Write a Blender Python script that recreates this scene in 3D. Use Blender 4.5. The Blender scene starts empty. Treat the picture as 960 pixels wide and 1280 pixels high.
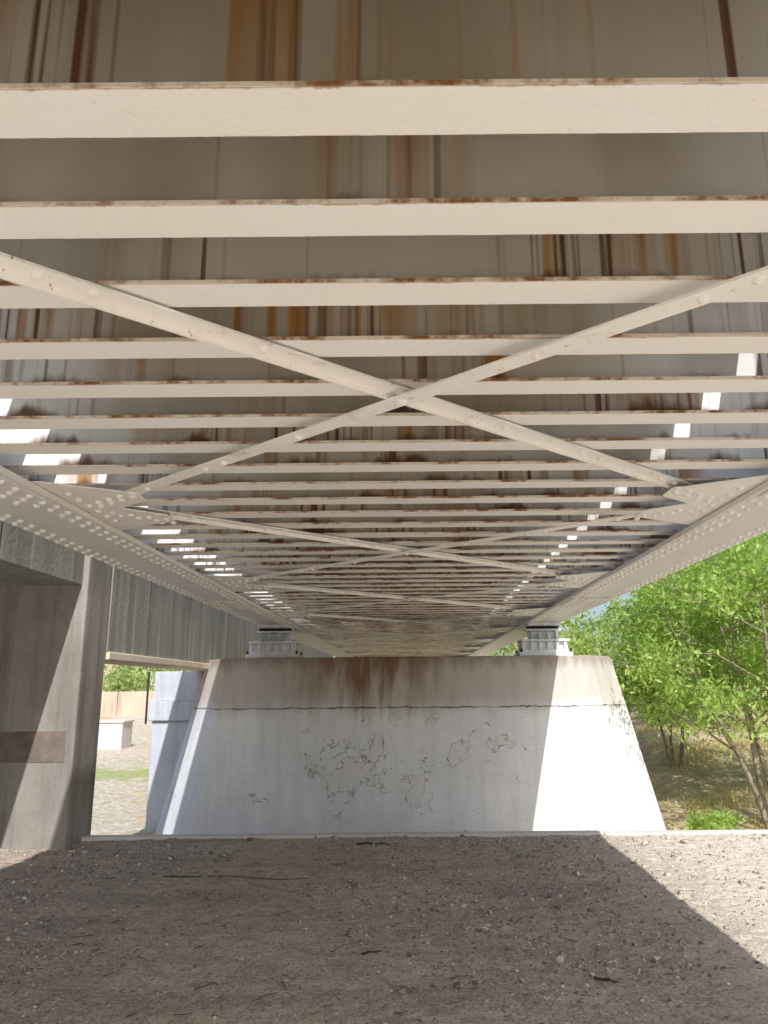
import bpy, math, random
import numpy as np
from mathutils import Vector, Matrix, noise
random.seed(7); rng=np.random.default_rng(11)
sc=bpy.context.scene
sc.view_settings.view_transform='Standard'; sc.view_settings.look='None'; sc.view_settings.exposure=0

# ------------------------------------------------------------ helpers
def link(o,parent=None):
    sc.collection.objects.link(o)
    if parent: o.parent=parent
    return o
def empty(name):
    o=bpy.data.objects.new(name,None); return link(o)
class MB:
    def __init__(s): s.v=[]; s.f=[]
    def box(s,x0,x1,y0,y1,z0,z1):
        n=len(s.v)
        s.v+=[(x0,y0,z0),(x1,y0,z0),(x1,y1,z0),(x0,y1,z0),(x0,y0,z1),(x1,y0,z1),(x1,y1,z1),(x0,y1,z1)]
        s.f+=[tuple(n+i for i in q) for q in ((0,3,2,1),(4,5,6,7),(0,1,5,4),(1,2,6,5),(2,3,7,6),(3,0,4,7))]
    def loft(s,a,b):
        n=len(s.v);k=len(a)
        s.v+=list(a)+list(b)
        s.f.append(tuple(n+i for i in reversed(range(k)))); s.f.append(tuple(n+k+i for i in range(k)))
        for i in range(k):
            j=(i+1)%k; s.f.append((n+i,n+j,n+k+j,n+k+i))
    def poly(s,pts,z0,z1):
        ar=sum(pts[i][0]*pts[(i+1)%len(pts)][1]-pts[(i+1)%len(pts)][0]*pts[i][1] for i in range(len(pts)))
        if ar<0: pts=pts[::-1]
        s.loft([(x,y,z0) for x,y in pts],[(x,y,z1) for x,y in pts])
    def bar(s,p,q,w,z0,z1,off=0):
        p=Vector(p);q=Vector(q);d=(q-p).normalized();n=Vector((-d.y,d.x)); p=p+n*off; q=q+n*off; n=n*w/2
        s.poly([tuple(p-n),tuple(q-n),tuple(q+n),tuple(p+n)],z0,z1)
    def dome(s,x,y,z,r,h=None):   # rivet head pointing down
        h=h or r*0.8; n=len(s.v); K=8
        for rr,hh in ((1,0),(.8,.6)):
            for i in range(K):
                a=2*math.pi*i/K; s.v.append((x+r*rr*math.cos(a),y+r*rr*math.sin(a),z-h*hh))
        s.v.append((x,y,z-h))
        for i in range(K):
            j=(i+1)%K
            s.f.append((n+j,n+i,n+K+i,n+K+j)); s.f.append((n+K+j,n+K+i,n+2*K))
    def tube(s,pts,rad,K=7):
        n=len(s.v); pts=[Vector(p) for p in pts]
        for i,p in enumerate(pts):
            d=(pts[min(i+1,len(pts)-1)]-pts[max(i-1,0)]).normalized()
            a=d.cross(Vector((.3,.9,.1))).normalized(); b=d.cross(a)
            for k in range(K):
                t=2*math.pi*k/K; s.v.append(tuple(p+(a*math.cos(t)+b*math.sin(t))*rad[i]))
        for i in range(len(pts)-1):
            for k in range(K):
                j=(k+1)%K; s.f.append((n+i*K+k,n+i*K+j,n+(i+1)*K+j,n+(i+1)*K+k))
    def obj(s,name,mat,parent=None,smooth=False,bevel=0):
        m=bpy.data.meshes.new(name); m.from_pydata(s.v,[],s.f); m.update()
        m.materials.append(mat)
        if smooth: m.polygons.foreach_set('use_smooth',[True]*len(m.polygons))
        o=bpy.data.objects.new(name,m)
        if bevel:
            b=o.modifiers.new('b','BEVEL'); b.width=bevel; b.segments=2; b.limit_method='ANGLE'
        return link(o,parent)
def npmesh(name,V,F,mat,parent=None,smooth=False):
    m=bpy.data.meshes.new(name); nv=len(V); nf,k=F.shape
    m.vertices.add(nv); m.vertices.foreach_set('co',V.astype(np.float32).ravel())
    m.loops.add(nf*k); m.loops.foreach_set('vertex_index',F.astype(np.int32).ravel())
    m.polygons.add(nf); m.polygons.foreach_set('loop_start',np.arange(0,nf*k,k,dtype=np.int32))
    m.polygons.foreach_set('loop_total',np.full(nf,k,dtype=np.int32))
    m.update(calc_edges=True); m.validate()
    if smooth: m.polygons.foreach_set('use_smooth',[True]*len(m.polygons))
    m.materials.append(mat); o=bpy.data.objects.new(name,m); return link(o,parent)

# ------------------------------------------------------------ node helper
class NT:
    def __init__(s,name,rough=.7,spec=.3):
        s.m=bpy.data.materials.new(name); s.m.use_nodes=True; s.t=s.m.node_tree; s.n=s.t.nodes
        s.b=s.n['Principled BSDF']; s.b.inputs['Roughness'].default_value=rough
        s.b.inputs['Specular IOR Level'].default_value=spec
        s.co=s.n.new('ShaderNodeTexCoord').outputs['Object']
        sp=s.n.new('ShaderNodeSeparateXYZ'); s.l(s.co,sp.inputs[0]); s.x,s.y,s.z=sp.outputs
    def l(s,a,b): s.t.links.new(a,b)
    def set(s,inp,v):
        if hasattr(v,'is_output'): s.l(v,inp)
        else: inp.default_value=v
    def math(s,op,a,b=0,c=0,clamp=False):
        n=s.n.new('ShaderNodeMath'); n.operation=op; n.use_clamp=clamp
        for i,v in enumerate((a,b,c)): s.set(n.inputs[i],v)
        return n.outputs[0]
    def scale(s,v):
        n=s.n.new('ShaderNodeVectorMath'); n.operation='MULTIPLY'; s.l(s.co,n.inputs[0]); n.inputs[1].default_value=v
        return n.outputs[0]
    def noise(s,sc=1,det=3,rough=.55,vec=None,dist=0):
        n=s.n.new('ShaderNodeTexNoise'); n.inputs['Scale'].default_value=sc; n.inputs['Detail'].default_value=min(det,5)
        n.inputs['Roughness'].default_value=rough; n.inputs['Distortion'].default_value=dist
        s.l(vec or s.co,n.inputs['Vector']); return n.outputs['Fac']
    def vor(s,sc,vec=None,feat='F1'):
        n=s.n.new('ShaderNodeTexVoronoi'); n.feature=feat; n.inputs['Scale'].default_value=sc
        s.l(vec or s.co,n.inputs['Vector']); return n
    def map(s,v,a,b,c=0,d=1):
        n=s.n.new('ShaderNodeMapRange'); s.set(n.inputs[0],v)
        for i,q in enumerate((a,b,c,d)): s.set(n.inputs[i+1],q)
        return n.outputs[0]
    def mix(s,f,a,b,mode='MIX'):
        n=s.n.new('ShaderNodeMix'); n.data_type='RGBA'; n.blend_type=mode
        s.set(n.inputs[0],f)
        for i,v in ((6,a),(7,b)):
            if hasattr(v,'is_output'): s.l(v,n.inputs[i])
            else: n.inputs[i].default_value=(*v,1)
        return n.outputs[2]
    def col(s,c): s.l(c,s.b.inputs['Base Color']) if hasattr(c,'is_output') else setattr(s.b.inputs['Base Color'],'default_value',(*c,1))
    def bump(s,h,st=.3,d=.01):
        n=s.n.new('ShaderNodeBump'); n.inputs['Strength'].default_value=st; n.inputs['Distance'].default_value=d
        s.l(h,n.inputs['Height']); s.l(n.outputs[0],s.b.inputs['Normal'])

Y0=1.264; P=.3700; FW=.135; ZB=2.65; XC=-.03

# ------------------------------------------------------------ materials
def m_web():
    m=NT('web_paint',.6)
    base=m.mix(m.noise(3,4),(.62,.59,.51),(.50,.46,.37))
    sky_side=m.map(m.math('ADD',m.math('ABSOLUTE',m.math('ADD',m.x,.15)),m.map(m.noise(1,3,.5,m.scale((1.2,2.7,.6))),.3,.7,-.35,.35)),.75,1.45)
    base=m.mix(sky_side,base,(.82,.86,.90))  # bluish skylight towards the girders, put into the web colour
    base=m.mix(m.map(m.noise(1,3,.5,m.scale((1.3,2.7,.5))),.47,.66,0,.6),base,(.26,.20,.11))
    # groups of run-down rust: each group has broad soft orange washes and a few thin dark runs
    region=m.map(m.noise(1,1,.5,m.scale((1.5,2.7,.05))),.48,.60)
    s1=m.noise(1,2,.5,m.scale((15,2.7,.25)))
    fade=m.map(m.math('ADD',m.z,m.map(m.noise(1,1,.5,m.scale((11,2.7,.0))),.35,.65,-.25,.25)),ZB+.02,ZB+.32,.45,1)
    st=m.math('MULTIPLY',m.math('MULTIPLY',m.map(s1,.45,.58,0,.9),region),fade,clamp=True)
    base=m.mix(st,base,(.38,.165,.02))
    s2=m.noise(1,2,.5,m.scale((29,3.7,.3)))
    st2=m.math('MULTIPLY',m.map(s2,.55,.64,0,.92),m.map(m.noise(1,1,.5,m.scale((1.9,2.7,.05))),.50,.60),clamp=True)
    base=m.mix(st2,base,(.11,.034,.008))
    s3=m.noise(1,1,.5,m.scale((24,5.1,.2)))
    base=m.mix(m.math('MULTIPLY',m.map(s3,.67,.74,0,.75),fade),base,(.42,.19,.025))
    hz=m.math('ADD',ZB+.003,m.map(m.noise(1,4,.6,m.scale((3,2,1))),.49,.72,0,.10))
    ft=m.map(m.math('SUBTRACT',m.z,hz),-.022,.022,1,0)
    base=m.mix(m.math('MULTIPLY',ft,.9),base,m.mix(m.noise(30,2),(.06,.022,.009),(.20,.08,.022)))
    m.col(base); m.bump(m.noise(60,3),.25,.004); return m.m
def m_flange():
    m=NT('flange_paint',.5,.4)
    base=m.mix(m.noise(2.5,4),(.94,.92,.89),(.89,.85,.79))
    t=m.math('MULTIPLY',m.math('FRACT',m.math('DIVIDE',m.math('SUBTRACT',m.y,Y0-10*P),P)),P)
    n=m.noise(1,5,.7,m.scale((5,1.5,5)))
    n2=m.noise(70,3)
    w=m.math('MULTIPLY',m.map(n,.50,.78,0,.012),m.map(n2,.3,.7,.3,1.5))
    e=m.map(m.math('SUBTRACT',t,w),-.002,.003,1,0)
    c=m.mix(m.math('MULTIPLY',e,.75),base,m.mix(n2,(.25,.11,.04),(.50,.30,.15)))
    e2=m.map(m.math('SUBTRACT',FW-0.001,t),m.math('MULTIPLY',w,.45),0,0,1)
    c=m.mix(m.math('MULTIPLY',e2,.6),c,(.40,.20,.08))
    sp=m.map(m.noise(45,4,.7),.67,.73)
    c=m.mix(m.math('MULTIPLY',sp,.45),c,(.5,.32,.18))
    m.col(c); m.bump(m.noise(75,4,.6),.8,.004); return m.m
def m_edge():
    m=NT('flange_edge_rust',.8)
    c=m.mix(m.map(m.noise(1,5,.7,m.scale((5,2,5))),.47,.60),(.82,.73,.60),(.28,.12,.04))
    m.col(c); return m.m
def m_steel(name,a,b,r=.55,sp=.8):
    m=NT(name,.5,.4)
    c=m.mix(m.noise(3,4),a,b)
    c=m.mix(m.map(m.noise(7,5,.7),.58,.72,0,r),c,(.50,.36,.22))
    c=m.mix(m.map(m.noise(38,4,.7),.64,.70,0,sp),c,(.34,.17,.07))
    m.col(c); m.bump(m.noise(80,3),.3,.003); return m.m
def m_conc(name,a,b,pier=False,streak=0,dark=.5):
    m=NT(name,.85,.2)
    c=m.mix(m.map(m.noise(1.1,5,.6),.35,.65),a,b)
    c=m.mix(m.map(m.noise(14,5,.7),.5,.8,0,.35),c,tuple(q*.6 for q in b))
    if streak:
        s=m.map(m.noise(1,4,.6,m.scale((7,7,.45))),.45,.72,0,streak)
        c=m.mix(s,c,tuple(q*dark*.6 for q in b))
    h=m.noise(25,5,.65)
    if pier:
        gd=m.map(m.noise(1,4,.6,m.scale((6,6,.35))),.45,.72,0,.25)
        c=m.mix(gd,c,(.44,.45,.45))
        up=m.map(m.math('ADD',m.z,m.map(m.noise(2,4),.3,.7,-.12,.12)),1.05,1.35)
        c=m.mix(m.math('MULTIPLY',up,.6),c,(.42,.37,.31))
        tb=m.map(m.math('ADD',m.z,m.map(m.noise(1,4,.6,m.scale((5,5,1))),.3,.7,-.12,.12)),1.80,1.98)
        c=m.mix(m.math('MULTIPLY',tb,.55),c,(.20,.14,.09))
        dn=m.map(m.math('ADD',m.z,m.map(m.noise(1,4,.6,m.scale((6,6,.4))),.3,.7,-.35,.35)),1.10,1.75)
        ty=m.math('MULTIPLY',m.map(m.noise(1,4,.6,m.scale((4,4,.5))),.34,.52,.2,1),dn,clamp=True)
        ty=m.math('MULTIPLY',ty,m.map(m.math('ABSOLUTE',m.math('ADD',m.x,.65)),.45,1.5,1,.12))
        c=m.mix(m.math('MULTIPLY',ty,.88),c,(.20,.095,.04))
        jz=m.math('ADD',1.2,m.map(m.noise(5,5,.7),.2,.8,-.03,.03))
        j=m.map(m.math('ABSOLUTE',m.math('SUBTRACT',m.z,jz)),.004,.014,1,0)
        c=m.mix(m.math('MULTIPLY',j,m.map(m.noise(4,3),.4,.55,.45,.95)),c,(.05,.045,.04))
        reg=m.map(m.math('ADD',m.math('POWER',m.math('MULTIPLY',m.math('SUBTRACT',m.x,-.05),.55),2),m.math('POWER',m.math('MULTIPLY',m.math('SUBTRACT',m.z,.45),.8),2)),.3,1.7,.07,-.05)
        reg=m.math('SUBTRACT',reg,m.map(m.z,1.0,1.2,0,.2))
        pn=m.math('ADD',m.noise(2.0,5,.62,dist=.5),reg)
        pe=m.map(m.math('ABSOLUTE',m.math('SUBTRACT',pn,.640)),.0,.011,1,0)
        ins=m.map(pn,.640,.650)
        c=m.mix(m.math('MULTIPLY',ins,.35),c,(.70,.67,.62))
        c=m.mix(m.math('MULTIPLY',pe,m.map(m.noise(6,3),.40,.52,.3,1)),c,(.07,.07,.08))
        fl=m.map(m.math('ABSOLUTE',m.math('SUBTRACT',m.math('FRACT',m.math('MULTIPLY',m.z,2.4)),.5)),.0,.02,1,0)
        c=m.mix(m.math('MULTIPLY',fl,.12),c,(.2,.2,.2))
        h=m.math('ADD',h,m.math('MULTIPLY',ins,-.6)); h=m.math('ADD',h,m.math('MULTIPLY',j,-1.5))
    m.col(c); m.bump(h,.35,.012); return m.m
def m_planks():
    m=NT('board_marked_concrete',.9,.15)
    c=m.mix(m.noise(1.5,4),(.36,.36,.325),(.27,.27,.24))
    pl=m.math('FRACT',m.math('MULTIPLY',m.y,.55))
    c=m.mix(m.map(m.noise(1,4,.6,m.scale((3.5,3.5,.4))),.42,.68,0,.6),c,(.15,.15,.13))
    c=m.mix(m.map(m.noise(1,3,.6,m.scale((9,9,.3))),.57,.72,0,.45),c,(.62,.62,.58))
    g=m.map(m.math('ABSOLUTE',m.math('SUBTRACT',pl,.5)),.0,.010,1,0)
    c=m.mix(g,c,(.05,.05,.05))
    m.col(c); m.bump(m.math('SUBTRACT',m.noise(20,4),g),.4,.015); return m.m
def m_ground():
    m=NT('ground_soil',.95,.1)
    n=m.noise(.9,5,.6); f=m.noise(8,5,.75); ff=m.noise(48,4,.75)
    c=m.mix(m.map(n,.35,.65),(.66,.56,.47),(.51,.42,.35))
    bd=m.noise(1,4,.6,m.scale((.5,2.2,1)))
    c=m.mix(m.map(bd,.5,.64,0,.5),c,(.37,.305,.26))
    c=m.mix(m.map(f,.47,.60,0,.6),c,(.34,.28,.235))
    c=m.mix(m.map(ff,.52,.66,0,.6),c,(.80,.71,.62))
    c=m.mix(m.map(ff,.46,.36,0,.85),c,(.18,.145,.12))
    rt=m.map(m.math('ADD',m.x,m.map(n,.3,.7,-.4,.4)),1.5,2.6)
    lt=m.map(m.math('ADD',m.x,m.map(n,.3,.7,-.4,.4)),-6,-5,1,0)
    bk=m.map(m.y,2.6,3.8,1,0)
    sun_pale=m.math('MAXIMUM',m.math('MAXIMUM',rt,lt),bk)  # sunlight put into the colour: paler ground where the sun reaches
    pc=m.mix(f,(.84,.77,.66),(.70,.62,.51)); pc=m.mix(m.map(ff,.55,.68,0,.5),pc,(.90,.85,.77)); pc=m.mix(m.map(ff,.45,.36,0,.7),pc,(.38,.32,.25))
    c=m.mix(m.math('MULTIPLY',sun_pale,.9),c,pc)
    far=m.map(m.y,8.5,8.6)
    g=m.mix(m.map(m.noise(3,5,.7),.4,.6),(.70,.57,.38),(.49,.38,.26))
    gr=m.map(m.noise(.35,4,.6),.54,.64)
    g=m.mix(m.math('MULTIPLY',gr,.6),g,m.mix(f,(.18,.24,.06),(.38,.37,.13)))
    pd=m.math('ABSOLUTE',m.math('SUBTRACT',m.math('ADD',m.x,m.math('MULTIPLY',m.y,.33)),-.9))
    pm=m.map(m.math('ADD',pd,m.map(m.noise(2,4),.3,.7,-.8,.8)),.8,1.3,1,0)
    pm=m.math('MULTIPLY',pm,m.map(m.x,-3.5,-2.5,1,0))
    g=m.mix(pm,g,m.mix(m.map(f,.4,.6),(.76,.70,.60),(.44,.38,.29)))
    g=m.mix(m.map(ff,.46,.36,0,.6),g,(.24,.20,.14))
    # a strip of grass crossing the left-hand path
    gs=m.map(m.math('ABSOLUTE',m.math('SUBTRACT',m.math('ADD',m.y,m.map(m.noise(1.5,4),.3,.7,-1.5,1.5)),21.5)),.6,1.6,.7,0)
    gs=m.math('MULTIPLY',gs,m.map(m.x,-3.5,-3.0,1,0))
    g=m.mix(gs,g,m.mix(f,(.22,.32,.07),(.38,.46,.14)))
    c=m.mix(far,c,g)
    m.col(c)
    m.bump(m.math('ADD',f,m.math('MULTIPLY',ff,.4)),1,.05); return m.m
def m_stone():
    m=NT('gravel_stone',.9,.2)
    v=m.vor(30)
    sp=m.n.new('ShaderNodeSeparateColor'); m.l(v.outputs['Color'],sp.inputs[0])
    c=m.mix(m.math('POWER',sp.outputs[0],1.6),(.15,.125,.11),(.68,.61,.54)); m.col(c); return m.m
def m_leaf(name,a,b,tr=.45):
    m=NT(name,.5,.3)
    g=m.n.new('ShaderNodeNewGeometry').outputs['Random Per Island']
    c=m.mix(g,a,b); 
    m.col(c)
    t=m.n.new('ShaderNodeBsdfTranslucent'); 
    tc=m.mix(1.0,c,(1.5,1.4,.8),'MULTIPLY'); m.l(tc,t.inputs[0])
    x=m.n.new('ShaderNodeMixShader'); x.inputs[0].default_value=tr
    m.l(m.b.outputs[0],x.inputs[1]); m.l(t.outputs[0],x.inputs[2])
    m.l(x.outputs[0],m.n['Material Output'].inputs['Surface']); return m.m
def m_plain(name,a,b,sc=6,rough=.8,bump=.3):
    m=NT(name,rough,.25); c=m.mix(m.map(m.noise(sc,4,.65),.35,.65),a,b); m.col(c); m.bump(m.noise(sc*5,3),bump,.006); return m.m

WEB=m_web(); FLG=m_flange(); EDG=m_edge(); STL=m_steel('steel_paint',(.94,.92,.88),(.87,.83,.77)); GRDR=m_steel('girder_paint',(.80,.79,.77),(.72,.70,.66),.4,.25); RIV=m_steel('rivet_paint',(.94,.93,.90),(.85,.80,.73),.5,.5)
PIER=m_conc('pier_paint',(.83,.85,.88),(.74,.76,.80),pier=True)
COL=m_conc('column_concrete',(.36,.33,.305),(.26,.235,.215),streak=.5)
COL2=m_conc('grey_concrete',(.62,.65,.72),(.52,.55,.62),streak=.3)
SOF=m_conc('soffit_concrete',(.84,.74,.62),(.70,.60,.49))
KERB=m_conc('kerb_concrete',(.70,.68,.65),(.57,.54,.50))
PLK=m_planks(); GRD=m_ground(); STN=m_stone()
BARK=m_plain('bark',(.36,.31,.24),(.18,.15,.11),12)
LEAF=m_leaf('leaf_green',(.19,.35,.06),(.46,.60,.20),.5)
LEAF2=m_leaf('leaf_far',(.22,.32,.10),(.44,.52,.22),.4)
DRY=m_leaf('dry_grass_blade',(.72,.58,.32),(.50,.48,.20),.3)
TWIG=m_plain('twig_wood',(.10,.07,.05),(.05,.035,.025),20)
DARK=m_plain('dark_iron',(.05,.05,.055),(.03,.03,.03),10)
BRG=m_plain('bearing_paint',(.82,.86,.90),(.68,.71,.74),9,.5)

# ------------------------------------------------------------ ground
def hgt(x,y):
    if y<8.5:
        z=.018*noise.noise(Vector((x*.7,y*.7,0)))+.012*noise.noise(Vector((x*3,y*3,2)))
        if y>3 and abs(x)<6.5:
            z+=.012*noise.noise(Vector((x*9,y*9,5)))+.012*max(0,noise.noise(Vector((x*21,y*21,9))))+.005*noise.noise(Vector((x*45,y*45,9)))
        return z-.008
    z=-.95+.06*noise.noise(Vector((x*.5,y*.5,0)))
    if x>3.5: k=min(1,(x-3.5)/3); z+=k*max(0,y-13)*.105*(1 if y<40 else 40/y*1.0)
    if x<-3.5: k=min(1,(-x-3.5)/3); z+=k*max(0,y-14)*.036
    if y>30: z+=.3*noise.noise(Vector((x*.06,y*.06,3)))+min(6,(y-30)*.02)
    return z
def axis(segs):
    out=[]
    for a,b,s in segs: out+=list(np.arange(a,b,s))
    return np.array(out)
xs=axis([(-900,-100,100),(-100,-20,10),(-20,-6,1),(-6,6.5,.025),(6.5,20,.75),(20,100,10),(100,901,100)])
ys=axis([(-900,-100,100),(-100,-10,10),(-10,3,1),(3,8.44,.022)]); ys=np.concatenate([ys,[8.46,8.505],axis([(8.8,30,.7),(30,100,5),(100,1001,75)])])
V=np.array([(x,y,hgt(x,y)) for y in ys for x in xs])
nx=len(xs);ny=len(ys)
i,j=np.meshgrid(np.arange(nx-1),np.arange(ny-1)); a=(j*nx+i).ravel()
F=np.stack([a,a+1,a+nx+1,a+nx],1)
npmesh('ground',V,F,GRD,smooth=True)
mb=MB(); x=-40
while x<40:
    mb.box(x,x+2.99,8.43,8.58,-1.3,.018+random.uniform(-.004,.006)); x+=3
mb.obj('concrete_kerb',KERB,bevel=.012)

# stones
phi=(1+5**.5)/2
ico=np.array([(-1,phi,0),(1,phi,0),(-1,-phi,0),(1,-phi,0),(0,-1,phi),(0,1,phi),(0,-1,-phi),(0,1,-phi),(phi,0,-1),(phi,0,1),(-phi,0,-1),(-phi,0,1)])/1.9
icf=np.array([(0,11,5),(0,5,1),(0,1,7),(0,7,10),(0,10,11),(1,5,9),(5,11,4),(11,10,2),(10,7,6),(7,1,8),(3,9,4),(3,4,2),(3,2,6),(3,6,8),(3,8,9),(4,9,5),(2,4,11),(6,2,10),(8,6,7),(9,8,1)])
Vs=[];Fs=[];n=0
for q in range(38000):
    x=random.uniform(-5.5,6); y=random.uniform(3.2,8.42)
    dens=.12+max(0,noise.noise(Vector((x*.55+3,y*.9,7)))*1.6+.1)
    if x>-.8 and 5.3<y: dens+=.35
    if abs(x+.4*(y-6)+2.7)<.22: dens+=.5
    if random.random()>dens: continue
    r=.0035+.012*random.random()**3+(.028*random.random() if random.random()<.015 else 0)
    A=ico*rng.uniform(.7,1.2,(12,1))*np.array([r*random.uniform(.8,1.6),r*random.uniform(.8,1.3),r*random.uniform(.5,.9)])
    c,s_=math.cos(q),math.sin(q); A=A@np.array([(c,s_,0),(-s_,c,0),(0,0,1)])
    Vs.append(A+np.array([x,y,hgt(x,y)+r*.2])); Fs.append(icf+n); n+=12
npmesh('gravel',np.concatenate(Vs),np.concatenate(Fs),STN)
mb=MB()
def twig(x,y,L,a,r=.006):
    pts=[];X,Y=x,y
    for k in range(7):
        pts.append((X,Y,hgt(X,Y)+r+.004)); a+=random.uniform(-.25,.25); X+=math.cos(a)*L/6; Y+=math.sin(a)*L/6
    mb.tube(pts,[r*(1-.08*k) for k in range(7)],5)
twig(-2.05,6.75,1.2,.1,.005); twig(-.55,8.05,.35,-.1,.010); twig(.95,4.45,.13,-.6,.008); twig(-.3,4.9,.12,.2,.006)
for k in range(140): twig(random.uniform(-4,5),random.uniform(3.6,8.2),random.uniform(.04,.16),random.uniform(0,6),.0025)
mb.obj('twigs',TWIG)

# ------------------------------------------------------------ steel bridge
br=empty('steel_girder_bridge')
YE=44; NB=int((YE-Y0)/P)
web=MB();fl=MB();ed=MB()
for k in range(-1,NB):
    y=Y0+P*k; yc=y+FW/2
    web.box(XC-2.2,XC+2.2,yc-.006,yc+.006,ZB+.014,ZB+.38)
    fl.box(XC-2.2,XC+2.2,y,y+FW,ZB,ZB+.014)
    ed.box(XC-2.2,XC+2.2,y-.0025,y-.0002,ZB+.0015,ZB+.0125)
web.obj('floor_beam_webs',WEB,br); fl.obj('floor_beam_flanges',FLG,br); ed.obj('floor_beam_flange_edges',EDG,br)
mb=MB(); zt=ZB+.383
YD=.80; YM=13.2
mb.box(XC-1.66,XC+1.40,YD,YM,zt,zt+.06); mb.box(XC+1.49,XC+1.67,YD,YE,zt,zt+.06); mb.box(XC-2.2,XC-1.97,YD,YE,zt,zt+.06)
for a,b in ((-1.66,-1.15),(-.75,-.35),(0.05,.50),(.90,1.40)): mb.box(XC+a,XC+b,YM+.01,YE,zt,zt+.06)
mb.obj('deck_plates',STL,br)
g=MB(); rv=MB(); ZG=2.55
SPL=(3.3,9.2)
for s in (-1,1):
    xi,xo=sorted((XC+s*1.98,XC+s*2.54)); xc=(xi+xo)/2
    for a,b in ((0,12.9),(13.0,YE)):
        g.box(xi,xo,a,b,ZG,ZG+.034)
        g.box(xi+.04,xo-.04,a,b,ZG+.0345,ZG+.05)
        g.box(xc-.008,xc+.008,a,b,ZG+.0505,4.58)
        g.box(xi,xo,a,b,4.5805,4.61)
        g.box(xc-.12,xc+.12,a,b,ZG+.0505,ZG+.065)
    y=.2
    while y<YE:
        g.box(xc-.2,xc-.0085,y,y+.012,ZG+.07,4.575); g.box(xc+.0085,xc+.2,y,y+.012,ZG+.07,4.575); y+=1.73
    for r_,off in ((.235,0),(.165,.5),(.09,0)):
        for sg in (-1,1):
            y=.4+off*.15
            while y<14.5:
                insp=any(sy-.03<y<sy+.93 for sy in SPL)
                if r_>.1 or insp: rv.dome(xc+sg*(r_-(.01 if insp else 0)),y,ZG-(.012 if insp else 0),.021,.021)
                y+=.15
    for y in SPL: g.box(xi+.03,xo-.03,y,y+.9,ZG-.012,ZG-.0005)
g.obj('main_girders',GRDR,br)
bm=MB(); gs=MB(); PN=3.46; n0=1.08
nodes=[n0+PN*k for k in range(0,13)]
for k,y in enumerate(nodes[:-1]):
    y2=nodes[k+1]
    L,R=XC-1.93,XC+1.93
    bm.bar((L,y),(R,y2),.082,2.631,2.640)
    bm.bar((L,y),(R,y2),.009,2.6055,2.6308,off=.0365)
    bm.bar((R,y),(L,y2),.082,2.596,2.6052)
    if y<16:
        for (x0,x1) in ((L,R),(R,L)):
            zz=2.631 if x0==L else 2.596
            for t in (.10,.13,.24,.27,.38,.62,.73,.76,.87,.90,.5):
                rv.dome(x0+(x1-x0)*t,y+(y2-y)*t,zz,.018 if t!=.5 else .024,.018)
for y in nodes:
    for s in (-1,1):
        gs.poly([(XC+s*2.10,y-.62),(XC+s*1.95,y-.62),(XC+s*1.52,y-.36),(XC+s*1.52,y-.2),(XC+s*1.74,y),(XC+s*1.52,y+.2),(XC+s*1.52,y+.36),(XC+s*1.95,y+.62),(XC+s*2.10,y+.62)],2.5885,2.5955)
        if y<16:
            for q in (-.38,-.24,-.1,.04,.18,.32): rv.dome(XC+s*1.90,y+q,2.5885,.021,.02)
            for t in (.05,.14,.23,.32):
                for sg in (-1,1):
                    rv.dome(XC+s*(1.88-t),y+sg*(.05+t*.80),2.5885,.021,.02)
                    rv.dome(XC+s*(1.86-t),y+sg*(.14+t*.80),2.5885,.021,.02)
bm.obj('lateral_braces',STL,br); gs.obj('gusset_plates',STL,br); rv.obj('rivets',RIV,br,smooth=True)

# ------------------------------------------------------------ main piers
def pier(y0,name):
    def ring(z,fx,ox,yf,yb,ch):
        return [(XC-fx,yf,z),(XC+fx,yf,z),(XC+ox,yf+ch,z),(XC+ox,yb-ch,z),(XC+fx,yb,z),(XC-fx,yb,z),(XC-ox,yb-ch,z),(XC-ox,yf+ch,z)]
    mb=MB()
    mb.loft(ring(-1.2,3.42,4.24,y0-.30,y0+2.2,.9),ring(1.995,2.93,3.44,y0,y0+1.9,.7))
    return mb.obj(name,PIER,bevel=.025)
pier(12.5,'concrete_pier'); pier(27.5,'concrete_pier')
def bearing(x,y):
    e=empty('bridge_bearing'); e.location=(x,y,0)
    m=MB(); 
    m.box(-.44,.44,-.30,.30,1.97,2.06)
    m.box(-.38,.38,-.26,.26,2.0605,2.10)
    for i in range(6):
        xx=-.36+i*.138; m.box(xx-.025,xx+.025,-.25,.25,2.1005,2.235)
    m.box(-.38,.38,-.20,.20,2.1005,2.234)
    m.box(-.40,.40,-.27,.27,2.2355,2.275)
    for i in range(4):
        xx=-.21+i*.14
        m.loft([(xx-.014,-.23,2.2755),(xx+.014,-.23,2.2755),(xx+.014,.23,2.2755),(xx-.014,.23,2.2755)],[(xx-.014,-.08,2.42),(xx+.014,-.08,2.42),(xx+.014,.08,2.42),(xx-.014,.08,2.42)])
    m.box(-.25,.25,-.06,.06,2.2755,2.41)
    m.box(-.30,.30,-.14,.14,2.4205,2.45); m.box(-.27,.27,-.24,.24,2.5005,2.5495)
    m.obj('casting',BRG,e,bevel=.006)
    t=MB(); t.tube([(-.27,0,2.475),(.27,0,2.475)],[.033,.033],12); t.obj('rocker_pin',DARK,e,smooth=True)
    b=MB()
    for sx in (-1,1):
        for sy in (-1,1): b.tube([(sx*.41,sy*.27,2.06),(sx*.41,sy*.27,2.12)],[.018,.018],6)
    b.obj('anchor_bolts',DARK,e)
for y in (13.0,28.3):
    for s in (-1,1): bearing(XC+s*2.26,y)

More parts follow.
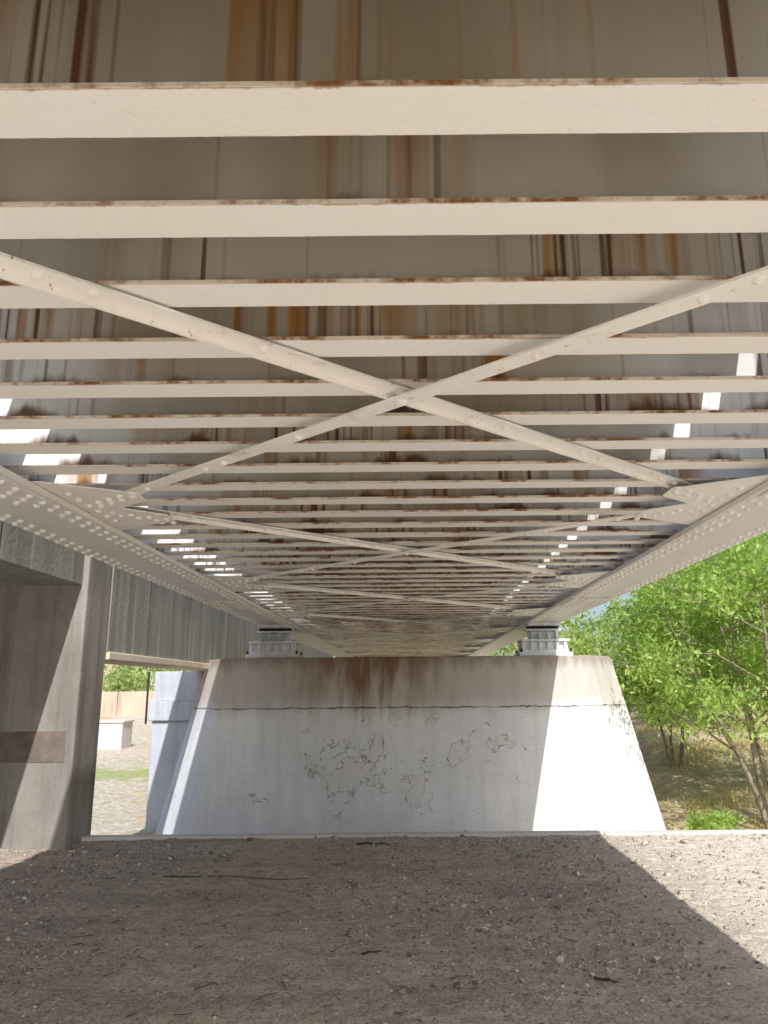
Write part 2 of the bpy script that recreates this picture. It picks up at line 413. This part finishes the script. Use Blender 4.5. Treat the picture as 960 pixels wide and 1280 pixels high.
# ------------------------------------------------------------ neighbouring concrete bridge
cb=empty('concrete_bridge')
mb=MB(); mb.box(-6.6,-3.43,8.05,8.68,-1.2,3.02); mb.obj('near_column',COL,cb,bevel=.02)
mb=MB(); mb.box(-6.2,-3.52,8.044,8.0495,.80,1.10); mb.obj('painted_over_band',m_plain('band_paint',(.22,.175,.15),(.14,.115,.10),7),cb)
mb=MB(); mb.box(-4.1,-3.49,-7,8.04,2.60,4.4); mb.box(-6.6,-6.2,-7,8.04,2.62,4.4); mb.box(-6.19,-4.11,-7,8.04,3.6,3.9)
mb.obj('near_span_girders',PLK,cb)
mb=MB(); mb.box(-3.75,-3.42,8.70,34,1.93,4.2); 
mb.obj('far_span_girders',PLK,cb)
mb=MB(); mb.box(-4.0,-3.40,8.71,34,1.84,1.9285); mb.obj('girder_flange',SOF,cb,bevel=.01)
mb=MB(); mb.box(-4.78,-3.95,14.5,15.4,-1.2,.95); mb.box(-4.84,-3.88,14.44,15.46,.9505,1.30);mb.box(-4.78,-3.9,14.5,15.4,1.3005,1.8395); mb.obj('far_column',COL2,cb,bevel=.015)
mb=MB(); mb.tube([(-4.86,14.4,.9),(-4.86,14.4,1.83)],[.02,.02],8); mb.obj('drain_pipe',DARK,cb,smooth=True)

# left background wall and block
mb=MB()
for k in range(12): mb.box(-30+k*2.5,-30+k*2.5+2.47,40,40.3,-.6,1.45)
mb.obj('boundary_wall',m_conc('wall_render',(.62,.50,.40),(.52,.41,.33),streak=.5))
mb=MB(); mb.box(-11.2,-9.9,27,28,-1,.42); mb.box(-11.25,-9.85,26.95,28.05,.4205,.5); mb.obj('concrete_block',KERB,bevel=.02)

# ------------------------------------------------------------ vegetation
def leaves(points,per,size,spread,droop=.5):
    P_=np.asarray(points); n=len(P_)*per
    C=np.repeat(P_,per,0)+rng.normal(0,spread,(n,3))
    d=rng.normal(0,1,(n,3)); d[:,2]-=droop; d/=np.linalg.norm(d,axis=1,keepdims=True)
    u=rng.normal(0,1,(n,3)); w=np.cross(d,u); w/=np.linalg.norm(w,axis=1,keepdims=True)
    L=(size*rng.uniform(.6,1.3,(n,1)))
    V=np.stack([C,C+d*L*.5+w*L*.19,C+d*L,C+d*L*.5-w*L*.19],1).reshape(-1,3)
    return V,np.arange(n*4).reshape(-1,4)
def tree(name,base,H,spread,stems,per,size,mat,lean=(0,0),seed=1,up=.02,thin=-.12):
    R=random.Random(seed); e=empty(name); w=MB(); tips=[]
    def grow(p,d,L,r,lev):
        n=5; pts=[p]; rad=[r]
        for k in range(n):
            d=(d+Vector((R.uniform(-.16,.16),R.uniform(-.16,.16),R.uniform(-.08,.08)+up-(.08 if lev>=2 else 0)))).normalized()
            p=p+d*L/n; pts.append(p); rad.append(r*(1-.13*(k+1)))
            if (lev>=2 or (lev==1 and k>=2)) and noise.noise(p*1.1+Vector((seed,0,0)))>thin: tips.append(tuple(p))
            if lev<3 and k>=1:
                for _ in range(2 if lev<2 else 1):
                    a=R.uniform(0,6.28); o=Vector((math.cos(a),math.sin(a),R.uniform(-.3,.4)))
                    nd=(d*.5+o*spread).normalized()
                    grow(p,nd,L*R.uniform(.38,.58),rad[-1]*.55,lev+1)
        w.tube(pts,rad,7 if lev<2 else 4)
    for s in range(stems):
        a=6.28*s/stems+R.uniform(-.4,.4)
        d=Vector((math.cos(a)*.25+lean[0],math.sin(a)*.25+lean[1],1)).normalized()
        grow(Vector(base)+Vector((math.cos(a)*.12,math.sin(a)*.12,0)),d,H*R.uniform(.6,.8),.009*H,0)
    w.obj('trunk',BARK,e,smooth=True)
    V,F=leaves(tips,per,size,.09*H/5)
    npmesh('foliage',V,F,mat,e)
    return
def gz(x,y): return hgt(x,y)
tree('ash_tree',(6.1,13.6,gz(6.1,13.6)-.05),5.9,.85,5,5,.11,LEAF,seed=3,thin=-.14)
tree('ash_tree',(8.6,15.3,gz(8.6,15.3)-.05),6.6,.8,4,4,.14,LEAF,seed=5,thin=-.2)
tree('ash_tree',(6.3,19,gz(6.3,19)-.05),4.6,.9,4,4,.14,LEAF,seed=8,thin=-.2)
tree('ash_tree',(9.5,24,gz(9.5,24)-.05),6.0,.8,3,4,.2,LEAF2,seed=12,thin=-.2)
def blob_pts(cx,cy,cz,rx,ry,rz,n):
    out=[]
    while len(out)<n:
        p=rng.uniform(-1,1,3); r=np.linalg.norm(p)
        if r>1 or r<.35: continue
        q=(cx+p[0]*rx,cy+p[1]*ry,cz+p[2]*rz)
        if noise.noise(Vector(q)*(1.6/max(.5,rx*.5)))>-.05: out.append(q)
    return out
pts=[]
for (x,y,r) in ((4.95,13.3,.42),(7.5,12.6,.5),(8.4,14.2,.7)):
    pts+=blob_pts(x,y,gz(x,y)+r*.35,r,r,r*.6,110)
V,F=leaves(pts,12,.10,.07,0); npmesh('bush',V,F,LEAF)
pts=[]
R=random.Random(4)
for k in range(40):
    x=R.uniform(-40,60); y=R.uniform(50,75); r=R.uniform(1.6,3.4)
    pts+=blob_pts(x,y,hgt(x,y)+r*.5,r,r,r*.95,150)
V,F=leaves(pts,6,.5,.35,0); npmesh('distant_trees',V,F,LEAF2)
n=30000
X=np.concatenate([rng.uniform(3.8,16,n),rng.uniform(-14,-4.4,7000)]); Y=np.concatenate([8.7+rng.random(n)**1.3*22,rng.uniform(11,34,7000)])
keep=[k for k in range(len(X)) if noise.noise(Vector((X[k]*.6,Y[k]*.6,1)))>.0 and not (X[k]<-3 and abs(X[k]+.33*Y[k]+.9)<1.0)]
X=X[keep];Y=Y[keep]; Z=np.array([hgt(a,b) for a,b in zip(X,Y)]); C=np.stack([X,Y,Z],1); m_=len(X)
a=rng.uniform(0,6.28,m_); wv=np.stack([np.cos(a),np.sin(a),0*a],1)*.006*(1+Y[:,None]*.06); h=rng.uniform(.06,.24,m_)
t=np.stack([rng.normal(0,.06,m_),rng.normal(0,.06,m_),h],1)
V=np.stack([C-wv,C+wv,C+t],1).reshape(-1,3); npmesh('grass',V,np.arange(m_*3).reshape(-1,3),DRY)

# ------------------------------------------------------------ light
d=Vector((-.22,1.0,-1.0)).normalized(); S=-d
sun=bpy.data.lights.new('sun','SUN'); sun.energy=5; sun.angle=math.radians(.5); sun.color=(1,.975,.935)
so=bpy.data.objects.new('sun',sun); so.rotation_euler=d.to_track_quat('-Z','Y').to_euler(); so.location=(3,-10,20); link(so)
W=bpy.data.worlds.new('World'); sc.world=W; W.use_nodes=True; nt=W.node_tree
sk=nt.nodes.new('ShaderNodeTexSky'); sk.sky_type='NISHITA'; sk.sun_disc=False
sk.sun_elevation=math.asin(S.z); sk.sun_rotation=math.atan2(S.x,S.y); sk.dust_density=2.5
bg=nt.nodes['Background']; nt.links.new(sk.outputs[0],bg.inputs[0]); bg.inputs[1].default_value=.15

# ------------------------------------------------------------ camera
cam=bpy.data.cameras.new('camera'); cam.sensor_width=36; cam.lens=950/1280*36; cam.shift_x=-.025; cam.clip_end=3000; cam.clip_start=.05
co=bpy.data.objects.new('camera',cam); link(co)
M=Matrix.Rotation(math.radians(90+13.04),4,'X')@Matrix.Rotation(math.radians(-.5),4,'Z')
co.matrix_world=Matrix.Translation((0,0,1.5))@M
sc.camera=co
